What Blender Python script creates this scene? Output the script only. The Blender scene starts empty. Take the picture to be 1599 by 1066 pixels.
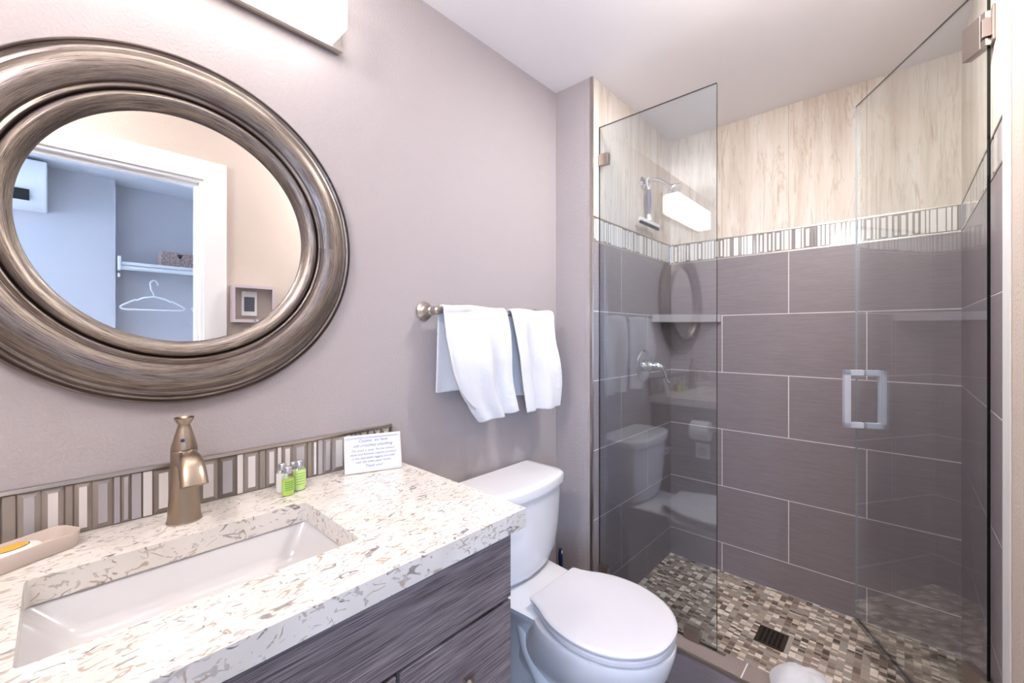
import bpy, bmesh, math, random
from mathutils import Vector, Matrix
random.seed(7)
PI = math.pi
S = bpy.context.scene
COL = S.collection

# ---------------------------------------------------------------- camera, world, light, exposure
cam_d = bpy.data.cameras.new('camera'); cam = bpy.data.objects.new('camera', cam_d); COL.objects.link(cam)
S.camera = cam
cam.location = (1.1909, 0, 1.2826)
cam.rotation_euler = (PI/2, 0, 0.7466)
cam_d.sensor_width = 36; cam_d.lens = 656.46/1599*36
cam_d.shift_y = -10.9/1599
cam_d.clip_start = 0.01
S.view_settings.view_transform = 'Standard'
S.view_settings.look = 'None'
S.view_settings.gamma = 1
S.view_settings.use_curve_mapping = False
S.view_settings.exposure = 0.80
w = bpy.data.worlds.new('world'); S.world = w; w.use_nodes = True
w.node_tree.nodes['Background'].inputs[0].default_value = (0.45, 0.62, 1, 1)
w.node_tree.nodes['Background'].inputs[1].default_value = 1.0

def area(name, loc, rot, sx, sy, power, color):
    d = bpy.data.lights.new(name, 'AREA'); d.shape = 'RECTANGLE'; d.size = sx; d.size_y = sy
    d.energy = power; d.color = color
    o = bpy.data.objects.new(name, d); COL.objects.link(o); o.location = loc; o.rotation_euler = rot
    return o
# daylight entering the bedroom through its window (in the wall at y = -2.4)
area('bedroom_daylight', (2.25, -2.36, 1.35), (-PI/2, 0, 0), 1.3, 1.4, 520, (0.64, 0.77, 1.0))
# cool fill light added at an invented far-wall window, reaching in through the doorway
area('bedroom_fill_far', (3.01, -1.6, 1.40), (0, PI/2, 0), 1.3, 1.1, 56, (0.44, 0.65, 1.0))
# fill light added for the shower, out of view in the ceiling
area('shower_fill', (0.86, 1.44, 2.408), (0, 0, 0), 0.15, 0.15, 9.0, (1.0, .97, .96))
SCONCE_POWER = 5.0        # emission of the vanity light's shades
FILL_COL = (1, .975, .985, 1)
FILL_GLOBES = ((0.80, -0.55, .13, 34.0), (0.95, 1.12, .12, 6.5))   # two added fill globes, out of view: x, y, radius, emission

# ---------------------------------------------------------------- helpers
class MB:
    """collects shapes into one bmesh"""
    def __init__(self): self.bm = bmesh.new()
    def quad(self, pts, mi=0):
        vs = [self.bm.verts.new(p) for p in pts]
        f = self.bm.faces.new(vs); f.material_index = mi; return f
    def box(self, a, b, mi=0, bev=0, seg=2):
        x0, y0, z0 = a; x1, y1, z1 = b
        v = [self.bm.verts.new(p) for p in ((x0,y0,z0),(x1,y0,z0),(x1,y1,z0),(x0,y1,z0),(x0,y0,z1),(x1,y0,z1),(x1,y1,z1),(x0,y1,z1))]
        fs = []
        for ix in ((3,2,1,0),(4,5,6,7),(0,1,5,4),(1,2,6,5),(2,3,7,6),(3,0,4,7)):
            f = self.bm.faces.new([v[i] for i in ix]); f.material_index = mi; fs.append(f)
        if bev:
            es = list({e for f in fs for e in f.edges})
            bmesh.ops.bevel(self.bm, geom=es, offset=bev, segments=seg, profile=0.6, affect='EDGES')
        return self
    def loft(self, rings, mi=0, cap0=True, cap1=True, closed=True):
        R = [[self.bm.verts.new(p) for p in r] for r in rings]
        n = len(R[0])
        for a, b in zip(R, R[1:]):
            for i in range(n if closed else n-1):
                j = (i+1) % n
                f = self.bm.faces.new((a[i], a[j], b[j], b[i])); f.material_index = mi
        if cap0: f = self.bm.faces.new(R[0][::-1]); f.material_index = mi
        if cap1: f = self.bm.faces.new(R[-1]); f.material_index = mi
        return self
    def lathe(self, prof, o=(0,0,0), axis='z', n=40, mi=0, cap0=True, cap1=True):
        o = Vector(o); rings = []
        for r, h in prof:
            ring = []
            for i in range(n):
                t = 2*PI*i/n; c, s = r*math.cos(t), r*math.sin(t)
                p = {'z': (c, s, h), 'x': (h, c, s), 'y': (s, h, c)}[axis]
                ring.append(o + Vector(p))
            rings.append(ring)
        return self.loft(rings, mi, cap0, cap1)
    def tube(self, pts, r, n=14, mi=0):
        pts = [Vector(p) for p in pts]; rings = []
        up = None
        for i, p in enumerate(pts):
            d = (pts[min(i+1, len(pts)-1)] - pts[max(i-1, 0)]).normalized()
            if up is None:
                up = Vector((0,0,1)) if abs(d.z) < .9 else Vector((1,0,0))
            a = d.cross(up).normalized(); b = a.cross(d).normalized(); up = b
            rr = r[i] if isinstance(r, (list, tuple)) else r
            rings.append([p + (a*math.cos(2*PI*k/n) + b*math.sin(2*PI*k/n))*rr for k in range(n)])
        return self.loft(rings, mi)
    def prism(self, poly, z0, z1, mi=0, bev=0, axis='z'):
        f3 = {'z': lambda u, v, h: (u, v, h), 'x': lambda u, v, h: (h, u, v), 'y': lambda u, v, h: (u, h, v)}[axis]
        a = [self.bm.verts.new(f3(u, v, z0)) for u, v in poly]; b = [self.bm.verts.new(f3(u, v, z1)) for u, v in poly]
        n = len(a); fs = [self.bm.faces.new(a[::-1]), self.bm.faces.new(b)]
        caps = fs[:]
        for i in range(n):
            j = (i+1) % n; fs.append(self.bm.faces.new((a[i], a[j], b[j], b[i])))
        for f in fs: f.material_index = mi
        if bev:
            es = list({e for f in caps for e in f.edges})
            bmesh.ops.bevel(self.bm, geom=es, offset=bev, segments=3, profile=0.6, affect='EDGES')
        return self
    def xf(self, M):
        bmesh.ops.transform(self.bm, matrix=M, verts=self.bm.verts); return self
    def build(self, name, mats, parent=None, smooth=False, loc=None, subsurf=0):
        bmesh.ops.recalc_face_normals(self.bm, faces=self.bm.faces)
        me = bpy.data.meshes.new(name)
        o = bpy.data.objects.new(name, me); COL.objects.link(o)
        off = Vector((0,0,0))
        if parent is not None:
            q = parent
            while q is not None: off += q.location; q = q.parent
            o.parent = parent
        elif loc is not None:
            off = Vector(loc); o.location = loc
        if off.length: bmesh.ops.translate(self.bm, vec=-off, verts=self.bm.verts)
        self.bm.to_mesh(me); self.bm.free()
        for m in (mats if isinstance(mats, (list, tuple)) else [mats]): me.materials.append(m)
        if smooth:
            for p in me.polygons: p.use_smooth = True
            try: me.set_sharp_from_angle(angle=math.radians(40))
            except Exception: pass
        if subsurf:
            md = o.modifiers.new('sub', 'SUBSURF'); md.levels = subsurf; md.render_levels = subsurf
        return o

def tag(o, label, cat=None, group=None):
    o['label'] = label
    if cat: o['category'] = cat
    if group: o['group'] = group
    return o
def thing(name, label, cat, loc, group=None, rotz=0):
    o = bpy.data.objects.new(name, None); COL.objects.link(o); o.location = loc; o.rotation_euler = (0, 0, rotz)
    o.empty_display_size = .05
    return tag(o, label, cat, group)
def struct(mb, name, mats, label=None, smooth=False):
    o = mb.build(name, mats, smooth=smooth); o['kind'] = 'structure'
    if label: o['label'] = label
    return o
def srgb(r, g, b):
    f = lambda c: ((c/255+0.055)/1.055)**2.4 if c > 10 else c/255/12.92
    return (f(r), f(g), f(b), 1)

# ---------------------------------------------------------------- materials
def mat(name, col, rough=.5, metal=0, bump=0, bscale=200, spec=.5, coat=0, emit=None, estr=0, trans=0, ior=1.45, sheen=0, bdetail=2):
    m = bpy.data.materials.new(name); m.use_nodes = True; nt = m.node_tree; b = nt.nodes['Principled BSDF']
    b.inputs['Base Color'].default_value = col; b.inputs['Roughness'].default_value = rough; b.inputs['Metallic'].default_value = metal
    b.inputs['Specular IOR Level'].default_value = spec; b.inputs['Coat Weight'].default_value = coat
    b.inputs['Transmission Weight'].default_value = trans; b.inputs['IOR'].default_value = ior
    b.inputs['Sheen Weight'].default_value = sheen
    if emit: b.inputs['Emission Color'].default_value = emit; b.inputs['Emission Strength'].default_value = estr
    if bump:
        tc = nt.nodes.new('ShaderNodeTexCoord'); n = nt.nodes.new('ShaderNodeTexNoise'); bp = nt.nodes.new('ShaderNodeBump')
        n.inputs['Scale'].default_value = bscale; n.inputs['Detail'].default_value = bdetail
        bp.inputs['Strength'].default_value = bump; bp.inputs['Distance'].default_value = .002
        nt.links.new(tc.outputs['Object'], n.inputs['Vector']); nt.links.new(n.outputs['Fac'], bp.inputs['Height'])
        nt.links.new(bp.outputs['Normal'], b.inputs['Normal'])
    return m
class N:
    """tiny node builder"""
    def __init__(self, m): self.nt = m.node_tree; self.b = self.nt.nodes['Principled BSDF']
    def new(self, t, **kw):
        n = self.nt.nodes.new(t)
        for k, v in kw.items():
            if k.startswith('_'): setattr(n, k[1:], v)
            else: n.inputs[k.replace('__', ' ')].default_value = v
        return n
    def ln(self, a, b): self.nt.links.new(a, b)
    def coords(self, scale=(1,1,1), rot=(0,0,0), which='Object'):
        tc = self.new('ShaderNodeTexCoord'); mp = self.new('ShaderNodeMapping')
        mp.inputs['Scale'].default_value = scale; mp.inputs['Rotation'].default_value = rot
        self.ln(tc.outputs[which], mp.inputs['Vector']); return mp.outputs['Vector']
    def noise(self, vec, scale, detail=3, rough=.55, dist=0):
        n = self.new('ShaderNodeTexNoise', Scale=scale, Detail=detail, Roughness=rough, Distortion=dist)
        self.ln(vec, n.inputs['Vector']); return n.outputs['Fac']
    def ramp(self, fac, stops):
        r = self.new('ShaderNodeValToRGB'); e = r.color_ramp.elements
        while len(e) < len(stops): e.new(.5)
        for el, (p, c) in zip(e, stops): el.position = p; el.color = c
        self.ln(fac, r.inputs['Fac']); return r.outputs['Color']
    def mix(self, fac, a, b, mode='MIX'):
        m = self.new('ShaderNodeMix', _data_type='RGBA', _blend_type=mode)
        for s, v in ((m.inputs['Factor'], fac), (m.inputs['A'], a), (m.inputs['B'], b)):
            pass
        def put(sock, v):
            if hasattr(v, 'links'): self.ln(v, sock)
            else: sock.default_value = v
        put(m.inputs[0], fac); put(m.inputs[6], a); put(m.inputs[7], b)
        return m.outputs[2]
    def math(self, op, a, b=None):
        m = self.new('ShaderNodeMath', _operation=op)
        for i, v in enumerate((a, b)):
            if v is None: continue
            if hasattr(v, 'links'): self.ln(v, m.inputs[i])
            else: m.inputs[i].default_value = v
        return m.outputs[0]
    def bump(self, h, strength, dist=.002):
        b = self.new('ShaderNodeBump', Strength=strength, Distance=dist); self.ln(h, b.inputs['Height'])
        self.ln(b.outputs['Normal'], self.b.inputs['Normal'])
    def color(self, c): self.ln(c, self.b.inputs['Base Color'])
BW = lambda v: (v, v, v, 1)

def wall_paint(name, col):
    m = mat(name, col, .75, spec=.25); n = N(m); v = n.coords()
    h = n.noise(v, 130, 3, .6); h2 = n.ramp(h, [(.42, BW(0)), (.62, BW(1))])
    n.bump(h2, .35, .0016); return m
M = {}
M['wall'] = wall_paint('taupe_wall_paint', srgb(170, 161, 160))
M['stub'] = M['wall']
M['ceiling'] = mat('ceiling_paint', srgb(246, 243, 246), .8, bump=.1, bscale=150)
M['beige'] = wall_paint('beige_wall_paint', srgb(206, 192, 180))
M['trimwhite'] = mat('white_trim_paint', srgb(238, 236, 234), .4)
M['bedroom'] = mat('bedroom_paint', srgb(208, 206, 208), .8)
M['bedceil'] = mat('bedroom_ceiling_paint', srgb(235, 236, 238), .8)
M['grout'] = mat('light_grout', srgb(236, 230, 232), .8)
M['grout_beige'] = mat('beige_grout', srgb(176, 166, 156), .8)
M['nickel'] = mat('brushed_nickel', srgb(190, 182, 174), .28, 1)
M['satin'] = mat('satin_chrome', srgb(226, 232, 246), .35, .4)  # bluish white: the window's reflection is put into the base colour
M['chrome'] = mat('chrome', srgb(225, 225, 230), .08, 1)
M['bronze_clip'] = mat('satin_nickel_dark', srgb(172, 160, 154), .35, 1)
M['porcelain'] = mat('porcelain', srgb(228, 226, 228), .12, coat=.3)
M['seat'] = mat('white_plastic_seat', srgb(216, 213, 217), .25)
M['white'] = mat('white_plastic', srgb(240, 240, 240), .35)
M['black'] = mat('black_plastic', srgb(24, 26, 30), .35)
M['navy'] = mat('navy_plastic', srgb(22, 38, 78), .3)
M['rubber_and_gap'] = mat('dark_gap', srgb(16, 15, 16), .9)
M['floor'] = mat('floor_tile', srgb(120, 112, 108), .4)
M['carpet'] = mat('bedroom_carpet', srgb(150, 142, 136), .95)

def dark_tile():
    m = mat('dark_grey_tile', srgb(112, 102, 104), .33, spec=.5); n = N(m)
    v = n.coords((4, 4, 60)); a = n.noise(v, 2.6, 5, .6, .3)
    v2 = n.coords((7, 7, 130)); b = n.noise(v2, 4, 3, .6)
    c1 = n.ramp(a, [(.25, srgb(131, 121, 125)), (.5, srgb(137, 127, 131)), (.75, srgb(144, 134, 138))])
    c2 = n.mix(n.ramp(b, [(.56, BW(0)), (.74, BW(.5))]), c1, srgb(162, 153, 155))
    n.color(c2); n.bump(b, .12, .001)
    return m
M['tile'] = dark_tile()
def travertine():
    m = mat('travertine_tile', srgb(205, 190, 175), .5, spec=.35); n = N(m)
    v = n.coords((9, 9, .7)); a = n.noise(v, 1.6, 8, .62, .8)
    v2 = n.coords((26, 26, 1.6)); b = n.noise(v2, 2.2, 6, .65, 1.2)
    c1 = n.ramp(a, [(.28, srgb(200, 186, 172)), (.42, srgb(217, 205, 192)), (.55, srgb(226, 216, 205)), (.72, srgb(234, 228, 220))])
    vein = n.ramp(b, [(.36, BW(1)), (.44, BW(0)), (.60, BW(0)), (.70, BW(.55))])
    c2 = n.mix(vein, c1, srgb(204, 188, 172))
    v3 = n.coords((7, 7, .8)); r = n.noise(v3, 1.5, 5, .6, .9)
    ridge = n.math('ABSOLUTE', n.math('SUBTRACT', r, .5))
    c3 = n.mix(n.ramp(ridge, [(0, BW(.4)), (.014, BW(0))]), c2, srgb(170, 150, 130))
    n.color(c3); return m
M['trav'] = travertine()
def quartz():
    m = mat('flecked_quartz', srgb(238, 232, 226), .16, spec=.5, coat=.2); n = N(m)
    v = n.coords()
    def flecks(scale, off, w, thr, dist):
        mp = n.new('ShaderNodeMapping'); n.ln(v, mp.inputs['Vector']); mp.inputs['Location'].default_value = (off, off*.7, off*1.3)
        mp.inputs['Scale'].default_value = (1.7, .75, 1.2); mp.inputs['Rotation'].default_value = (0, 0, .5+off*.13)
        r = n.noise(mp.outputs['Vector'], scale, 1.5, .5, dist)
        ridge = n.math('ABSOLUTE', n.math('SUBTRACT', r, .5))
        line = n.ramp(ridge, [(0, BW(1)), (w, BW(.85)), (w*1.7, BW(0))])
        g = n.noise(mp.outputs['Vector'], scale*2.3, 2, .5, .3)
        gate = n.ramp(g, [(thr, BW(0)), (thr+.03, BW(1))])
        return n.math('MULTIPLY', line, gate)
    base = n.ramp(n.noise(v, 9, 3), [(.35, srgb(216, 208, 198)), (.65, srgb(226, 219, 211))])
    c = n.mix(flecks(17, 0, .009, .53, .8), base, srgb(146, 136, 131))
    c = n.mix(flecks(24, 3.1, .014, .51, .7), c, srgb(180, 162, 144))
    c = n.mix(flecks(15, 7.7, .008, .585, 1.0), c, srgb(122, 116, 118))
    c = n.mix(flecks(30, 5.2, .02, .53, 1.0), c, srgb(184, 176, 170))
    n.color(c); return m
M['quartz'] = quartz()
def combed_wood():
    m = mat('grey_combed_wood', srgb(104, 98, 102), .5, spec=.35); n = N(m)
    v = n.coords((5, 5, 460)); a = n.noise(v, 1.6, 3, .6, .1)
    v2 = n.coords((2, 2, 16)); b = n.noise(v2, 2, 3)
    c = n.mix(n.ramp(a, [(.42, BW(1)), (.53, BW(0))]), srgb(154, 141, 142), srgb(88, 78, 80))
    c = n.mix(n.ramp(b, [(.3, BW(.5)), (.7, BW(0))]), c, srgb(112, 100, 98), 'MULTIPLY')
    n.color(c); n.bump(a, .5, .0015); return m
M['cabinet'] = combed_wood()
def frame_mat():
    m = mat('antiqued_silver_frame', srgb(150, 140, 130), .3, metal=.85); n = N(m)
    uv = n.coords((60, 7, 1), which='UV')          # u runs round the frame (0..1), v across it (0..1)
    a = n.noise(n.coords((26, 120, 1), which='UV'), 1.0, 6, .7, .3)
    b = n.noise(n.coords((7, 9, 1), which='UV'), 1.2, 4, .6, .5)
    sep = n.new('ShaderNodeSeparateXYZ'); tc = n.new('ShaderNodeTexCoord'); n.ln(tc.outputs['UV'], sep.inputs[0])
    c = n.ramp(b, [(.3, srgb(120, 108, 103)), (.5, srgb(164, 152, 139)), (.7, srgb(146, 136, 140))])
    c = n.mix(n.ramp(a, [(.40, BW(.85)), (.52, BW(0))]), c, srgb(78, 66, 62))
    # darker lines along the grooves (v positions)
    g = n.ramp(sep.outputs['Y'], [(0, BW(.9)), (.035, BW(.15)), (.055, BW(.15)), (.075, BW(.95)), (.09, BW(.05)), (.105, BW(.1)), (.125, BW(1)), (.145, BW(1)), (.16, BW(.05)), (.185, BW(.1)), (.20, BW(.95)), (.22, BW(.1)), (.58, BW(.25)), (.605, BW(1)), (.635, BW(.0)), (.66, BW(.15)), (.675, BW(1)), (.70, BW(1)), (.73, BW(0)), (.92, BW(.25)), (.97, BW(.8)), (1, BW(1))])
    c = n.mix(g, c, srgb(58, 46, 44)); n.color(c)
    n.ln(n.ramp(a, [(.35, BW(.5)), (.6, BW(.27))]), n.b.inputs['Roughness'])
    n.bump(a, .25, .001); return m
M['frame'] = frame_mat()
def terry():
    m = mat('white_terry_cloth', srgb(224, 223, 226), .95, spec=.1, sheen=.3); n = N(m)
    v = n.coords(); n.bump(n.noise(v, 900, 2), .6, .002); return m
M['terry'] = terry()
def brushed(name, col, r=.3, sc=(1, 1, 1)):
    m = mat(name, col, r, 1); n = N(m); a = n.noise(n.coords(sc), 4, 3)
    n.ln(n.ramp(a, [(.3, BW(r*.7)), (.7, BW(r*1.4))]), n.b.inputs['Roughness']); return m
M['faucet'] = mat('warm_brushed_nickel', srgb(172, 156, 138), .33, 1)
def mirror_mat():
    m = bpy.data.materials.new('mirror_silver'); m.use_nodes = True; nt = m.node_tree
    nt.nodes.remove(nt.nodes['Principled BSDF']); g = nt.nodes.new('ShaderNodeBsdfGlossy')
    g.inputs['Color'].default_value = (.93, .94, .94, 1); g.inputs['Roughness'].default_value = 0
    nt.links.new(g.outputs[0], nt.nodes['Material Output'].inputs[0]); return m
M['mirror'] = mirror_mat()
def pane_mat(name, tint, boost=0.0):
    # thin architectural glass: clear straight-through light + Schlick reflection, the same for every kind of ray
    m = bpy.data.materials.new(name); m.use_nodes = True; nt = m.node_tree; nt.nodes.remove(nt.nodes['Principled BSDF'])
    lw = nt.nodes.new('ShaderNodeLayerWeight'); lw.inputs['Blend'].default_value = .5
    p = nt.nodes.new('ShaderNodeMath'); p.operation = 'POWER'; p.inputs[1].default_value = 4.4
    nt.links.new(lw.outputs['Facing'], p.inputs[0])
    mr = nt.nodes.new('ShaderNodeMapRange'); mr.inputs['To Min'].default_value = .045 + boost; mr.inputs['To Max'].default_value = 1
    nt.links.new(p.outputs[0], mr.inputs['Value'])
    t = nt.nodes.new('ShaderNodeBsdfTransparent'); t.inputs[0].default_value = tint
    g = nt.nodes.new('ShaderNodeBsdfGlossy'); g.inputs['Roughness'].default_value = 0; g.inputs['Color'].default_value = (.95, .98, 1, 1)
    mx = nt.nodes.new('ShaderNodeMixShader')
    nt.links.new(mr.outputs[0], mx.inputs[0]); nt.links.new(t.outputs[0], mx.inputs[1]); nt.links.new(g.outputs[0], mx.inputs[2])
    nt.links.new(mx.outputs[0], nt.nodes['Material Output'].inputs[0]); return m
M['pane'] = pane_mat('clear_glass', (.905, .938, .955, 1), .05)
M['doorpane'] = pane_mat('clear_door_glass', (.968, .982, .98, 1), .03)
M['glass_edge'] = mat('green_glass_edge', srgb(5, 22, 17), .2)
M['plexi'] = pane_mat('clear_plastic', (.985, .985, .985, 1), .0)
M['screen'] = mat('dark_screen', srgb(72, 78, 90), .2)

# ================================================================ THE ROOM
FZ = -.03      # bathroom floor level (the shower floor is z = 0)
H = 2.415; Y1 = 1.591; Y2 = 2.45; XS = .197; XR = 1.3686; G0 = .154; RR = .308
MB0, MB1 = 1.697, 1.803          # accent band

def tile_wall(name, plane, u0, u1, along, face, jointsA, jointsB, tj):
    """plane wall of dark tiles, a glass mosaic band and travertine. along: 'x' or 'y'; face: normal sign."""
    mb = MB()
    def bx(ua, ub, za, zb, d0, d1, mi, bev=0):
        lo, hi = sorted((plane - face*d1, plane - face*d0))
        if along == 'x': mb.box((ua, lo, za), (ub, hi, zb), mi, bev)
        else: mb.box((lo, ua, za), (hi, ub, zb), mi, bev)
    bx(u0, u1, 0, MB0-.002, .001, .04, 1)                         # grout bed
    bx(u0, u1, MB0-.002, MB1+.002, .0035, .04, 6)
    bx(u0, u1, MB1+.002, H, .001, .04, 7)
    g = .0019
    zs = [0] + [G0 + k*RR for k in range(6)]
    for r in range(6):
        J = jointsA if r % 2 == 0 else jointsB
        us = [u0] + [j for j in J if u0+.01 < j < u1-.01] + [u1]
        for a, b in zip(us, us[1:]):
            bx(a+(g if a > u0 else 0), b-(g if b < u1 else 0), zs[r]+(g if r else 0), min(zs[r+1], MB0-.004)-g, 0, .01, 0)
    us = [u0] + [j for j in tj if u0+.01 < j < u1-.01] + [u1]
    for a, b in zip(us, us[1:]): bx(a+(.0009 if a > u0 else 0), b-(.0009 if b < u1 else 0), MB1+.004, H, 0, .01, 2)
    # metal liners above and below the band
    bx(u0, u1, MB0-.004, MB0+.002, -.0015, .01, 3); bx(u0, u1, MB1-.002, MB1+.004, -.0015, .01, 3)
    u = u0 + .001; rnd = random.Random(name)
    while u < u1 - .004:
        wd = rnd.choice([.012, .016, .016, .022, .026]); wd = min(wd, u1-u)
        k = rnd.choice([4, 4, 4, 4, 5]) if wd < .018 else 4
        if wd > .02 and rnd.random() < .5:                         # framed piece: grey rim round a pale face
            bx(u+.0008, u+wd-.0008, MB0+.004, MB1-.004, .0012, .008, 5); bx(u+.005, u+wd-.005, MB0+.010, MB1-.010, -.0004, .004, 4, .001)
        else: bx(u+.0008, u+wd-.0008, MB0+.004, MB1-.004, 0, .008, k, .001)
        u += wd
    return struct(mb, name, [M['tile'], M['grout'], M['trav'], M['nickel'], M['stick_white'], M['stick_grey'], M['grout_beige'], M['grout_beige']])
M['stick_white'] = mat('white_glass_stick', srgb(236, 233, 228), .12, coat=.4)
M['stick_grey'] = mat('grey_glass_stick', srgb(152, 146, 144), .12, coat=.5)

struct(MB().box((-.12, -1.3, FZ), (0, Y1, H)), 'wall_left', M['wall'])
struct(MB().box((-.12, Y1, FZ), (XS-.035, Y2+.04, H)), 'wall_stub', M['stub'], 'short painted wall end between the toilet nook and the shower')
struct(MB().box((XS-.0345, Y1, FZ), (XS-.010, Y1+.012, H)).box((XS-.010, Y1-.001, .1), (XS+.0015, Y1+.010, H), 1), 'trim_1', [M['stub'], M['nickel']], 'thin metal edge where the stub wall meets the shower tile')
tile_wall('wall_shower_left', XS, Y1+.0105, Y2, 'y', 1, [2.143], [1.855], [1.9, 2.2])
tile_wall('wall_shower_back', Y2, XS, XR, 'x', -1, [.478, 1.079], [.784], [.478, .784, 1.079])
tile_wall('wall_shower_right', XR, 1.51, Y2, 'y', -1, [2.143], [1.855], [1.85, 2.15])
# painted right wall with the doorway to the bedroom
DY0, DY1, DH = -.42, .49, 2.045
mb = MB(); mb.box((XR, DY1, FZ), (1.47, 1.5095, H)); mb.box((XR, -1.3, FZ), (1.47, DY0, H)); mb.box((XR, DY0, DH), (1.47, DY1, H))
struct(mb, 'wall_right', M['beige'])
struct(MB().box((XR-.003, 1.413, FZ), (XR-.0005, 1.505, H), 0, .0005).box((XR-.0025, 1.5055, 0), (XR-.0005, 1.5095, H), 1), 'trim_2', [M['trimwhite'], M['nickel']], 'white vertical board beside the shower tile')
mb = MB()
for a, b in (((XR-.018, DY1-.004, FZ), (XR-.0005, DY1+.092, DH+.092)), ((XR-.018, DY0-.092, FZ), (XR-.0005, DY0+.004, DH+.092)), ((XR-.018, DY0+.004, DH-.004), (XR-.0005, DY1-.004, DH+.092))):
    mb.box(a, b, 0, .002)
for a, b in (((XR-.0004, DY1-.016, FZ), (1.4704, DY1-.0005, DH-.0005)), ((XR-.0004, DY0+.0005, FZ), (1.4704, DY0+.016, DH-.0005)), ((XR-.0004, DY0+.016, DH-.016), (1.4704, DY1-.016, DH-.0005))):
    mb.box(a, b, 0)
mb.box((1.405, DY1-.03, 0), (1.44, DY1-.016, DH-.016)); mb.box((1.405, DY0+.016, DH-.03), (1.44, DY1-.03, DH-.016))
struct(mb, 'trim_3', M['trimwhite'], 'white door casing round the doorway, seen in the mirror')
struct(MB().box((0, -1.42, FZ), (XR, -1.3, H)), 'wall_back', M['wall'])
struct(MB().box((-.12, -2.6, H), (3.4, Y2+.04, H+.08)), 'ceiling', M['ceiling'])
struct(MB().box((-.12, -1.42, -.12), (1.4735, Y2+.04, -.0405)).box((0.0, -1.3, -.0404), (1.4735, Y1-.03, FZ)), 'floor', M['floor'])
# bedroom beyond the doorway
BX = 3.03
mb = MB(); mb.box((BX, -.98, FZ), (BX+.36, .285, H)); mb.box((BX, -2.4, FZ), (BX+.36, -2.22, H)); mb.box((BX, -2.22, FZ), (BX+.36, -.98, .72)); mb.box((BX, -2.22, 2.08), (BX+.36, -.98, H)); mb.box((BX+.14, .2855, FZ), (BX+.36, 1.6, H)); struct(mb, 'wall_bedroom_far', M['bedroom'])
struct(MB().box((1.475, 1.6, FZ), (BX+.36, 1.7, H)), 'wall_bedroom_right', M['bedroom'])
mb = MB(); mb.box((1.475, -2.5, FZ), (1.6, -2.4, H)); mb.box((2.9, -2.5, FZ), (BX+.36, -2.4, H)); mb.box((1.6, -2.5, FZ), (2.9, -2.4, .65)); mb.box((1.6, -2.5, 2.05), (2.9, -2.4, H))
struct(mb, 'wall_bedroom_left', M['bedroom'])
struct(MB().box((1.475, -2.4, H-.012), (BX+.36, 1.6, H-.0005)), 'ceiling_bedroom', M['bedceil'])
struct(MB().box((1.475, -2.4, -.06), (BX+.14, 1.6, -.03)), 'floor_bedroom', M['carpet'])
struct(MB().box((1.4702, -1.42, FZ), (1.4745, DY0-.001, H)).box((1.4702, DY1+.001, FZ), (1.4745, 1.6, H)), 'wall_bedroom_near', M['bedroom'])

# shower floor of small stone mosaic and the curb
cols = [srgb(250, 236, 222), srgb(228, 212, 196), srgb(188, 172, 156), srgb(164, 146, 132), srgb(134, 116, 104), srgb(176, 168, 158), srgb(100, 86, 76)]
pm = []
for i, c in enumerate(cols):
    m = mat('mosaic_stone_%s' % 'abcdefg'[i], c, .4); n = N(m)
    a = n.noise(n.coords((60, 260, 1)), 1, 4, .6)
    n.color(n.mix(n.ramp(a, [(.35, BW(.35)), (.65, BW(0))]), c, tuple(x*.6 for x in c[:3])+(1,)))
    pm.append(m)
mb = MB(); fx0, fx1, fy0, fy1 = XS, XR, 1.669, Y2
mb.box((fx0, fy0-.004, -.04), (fx1, fy1, -.0012), 0)
rnd = random.Random(11); DR = (.735, 1.988, .842, 2.112)
px_, g_ = .0245, .0009
nx = int((fx1-fx0)/px_)+1
for i in range(nx):
    y = fy0 - rnd.choice([0, .0061, .01225, .0184]); x0, x1 = fx0+i*px_, min(fx0+(i+1)*px_, fx1)
    while y < fy1:
        sq_ = rnd.random() < .30; hgt = .0245 if sq_ else .01225
        y0, y1 = max(y, fy0), min(y+hgt, fy1); y += hgt
        if y1-y0 < .003 or x1-x0 < .004: continue
        if x0 < DR[2]-.002 and x1 > DR[0]+.002 and y0 < DR[3] and y1 > DR[1]:
            continue
        k = rnd.choices(range(7), [2.6, 1.2, 2.6, 2.2, 1.2, 1.6, .3] if sq_ else [2.0, 1.4, 3.2, 3.4, 2.6, 2.0, .7])[0]
        mb.box((x0+g_, y0+g_*.7, -.004), (x1-g_, y1-g_*.7, 0), k+1)
struct(mb, 'floor_shower', [M['grout_beige']] + pm, 'shower floor of small brown and cream stone mosaic')
M['curbtile'] = mat('curb_tile', srgb(150, 136, 130), .33, bump=.1, bscale=60)
mb = MB(); ca, cb = 1.564, 1.669
mb.box((XS+.0005, ca+.01, FZ), (XR-.0135, cb-.003, .1140), 1)
for a, b in ((XS+.001, .486), (.490, .789), (.7930, 1.094), (1.098, XR-.014)):
    mb.box((a, ca+.012, .1), (b, cb-.002, .115), 0)
for a, b in ((XS+.001, .486), (.490, .93), (.934, XR-.014)):
    mb.box((a, ca, FZ), (b, ca+.012, .106), 2)
mb.box((XS+.001, cb-.012, 0), (XR-.014, cb-.001, .11), 0)
mb.box((XS+.001, ca-.001, .1065), (XR-.014, ca+.0115, .1165), 3)
struct(mb, 'trim_4', [M['curbtile'], M['grout'], M['tile'], M['nickel']], 'tiled shower curb with a thin metal edge')

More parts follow.
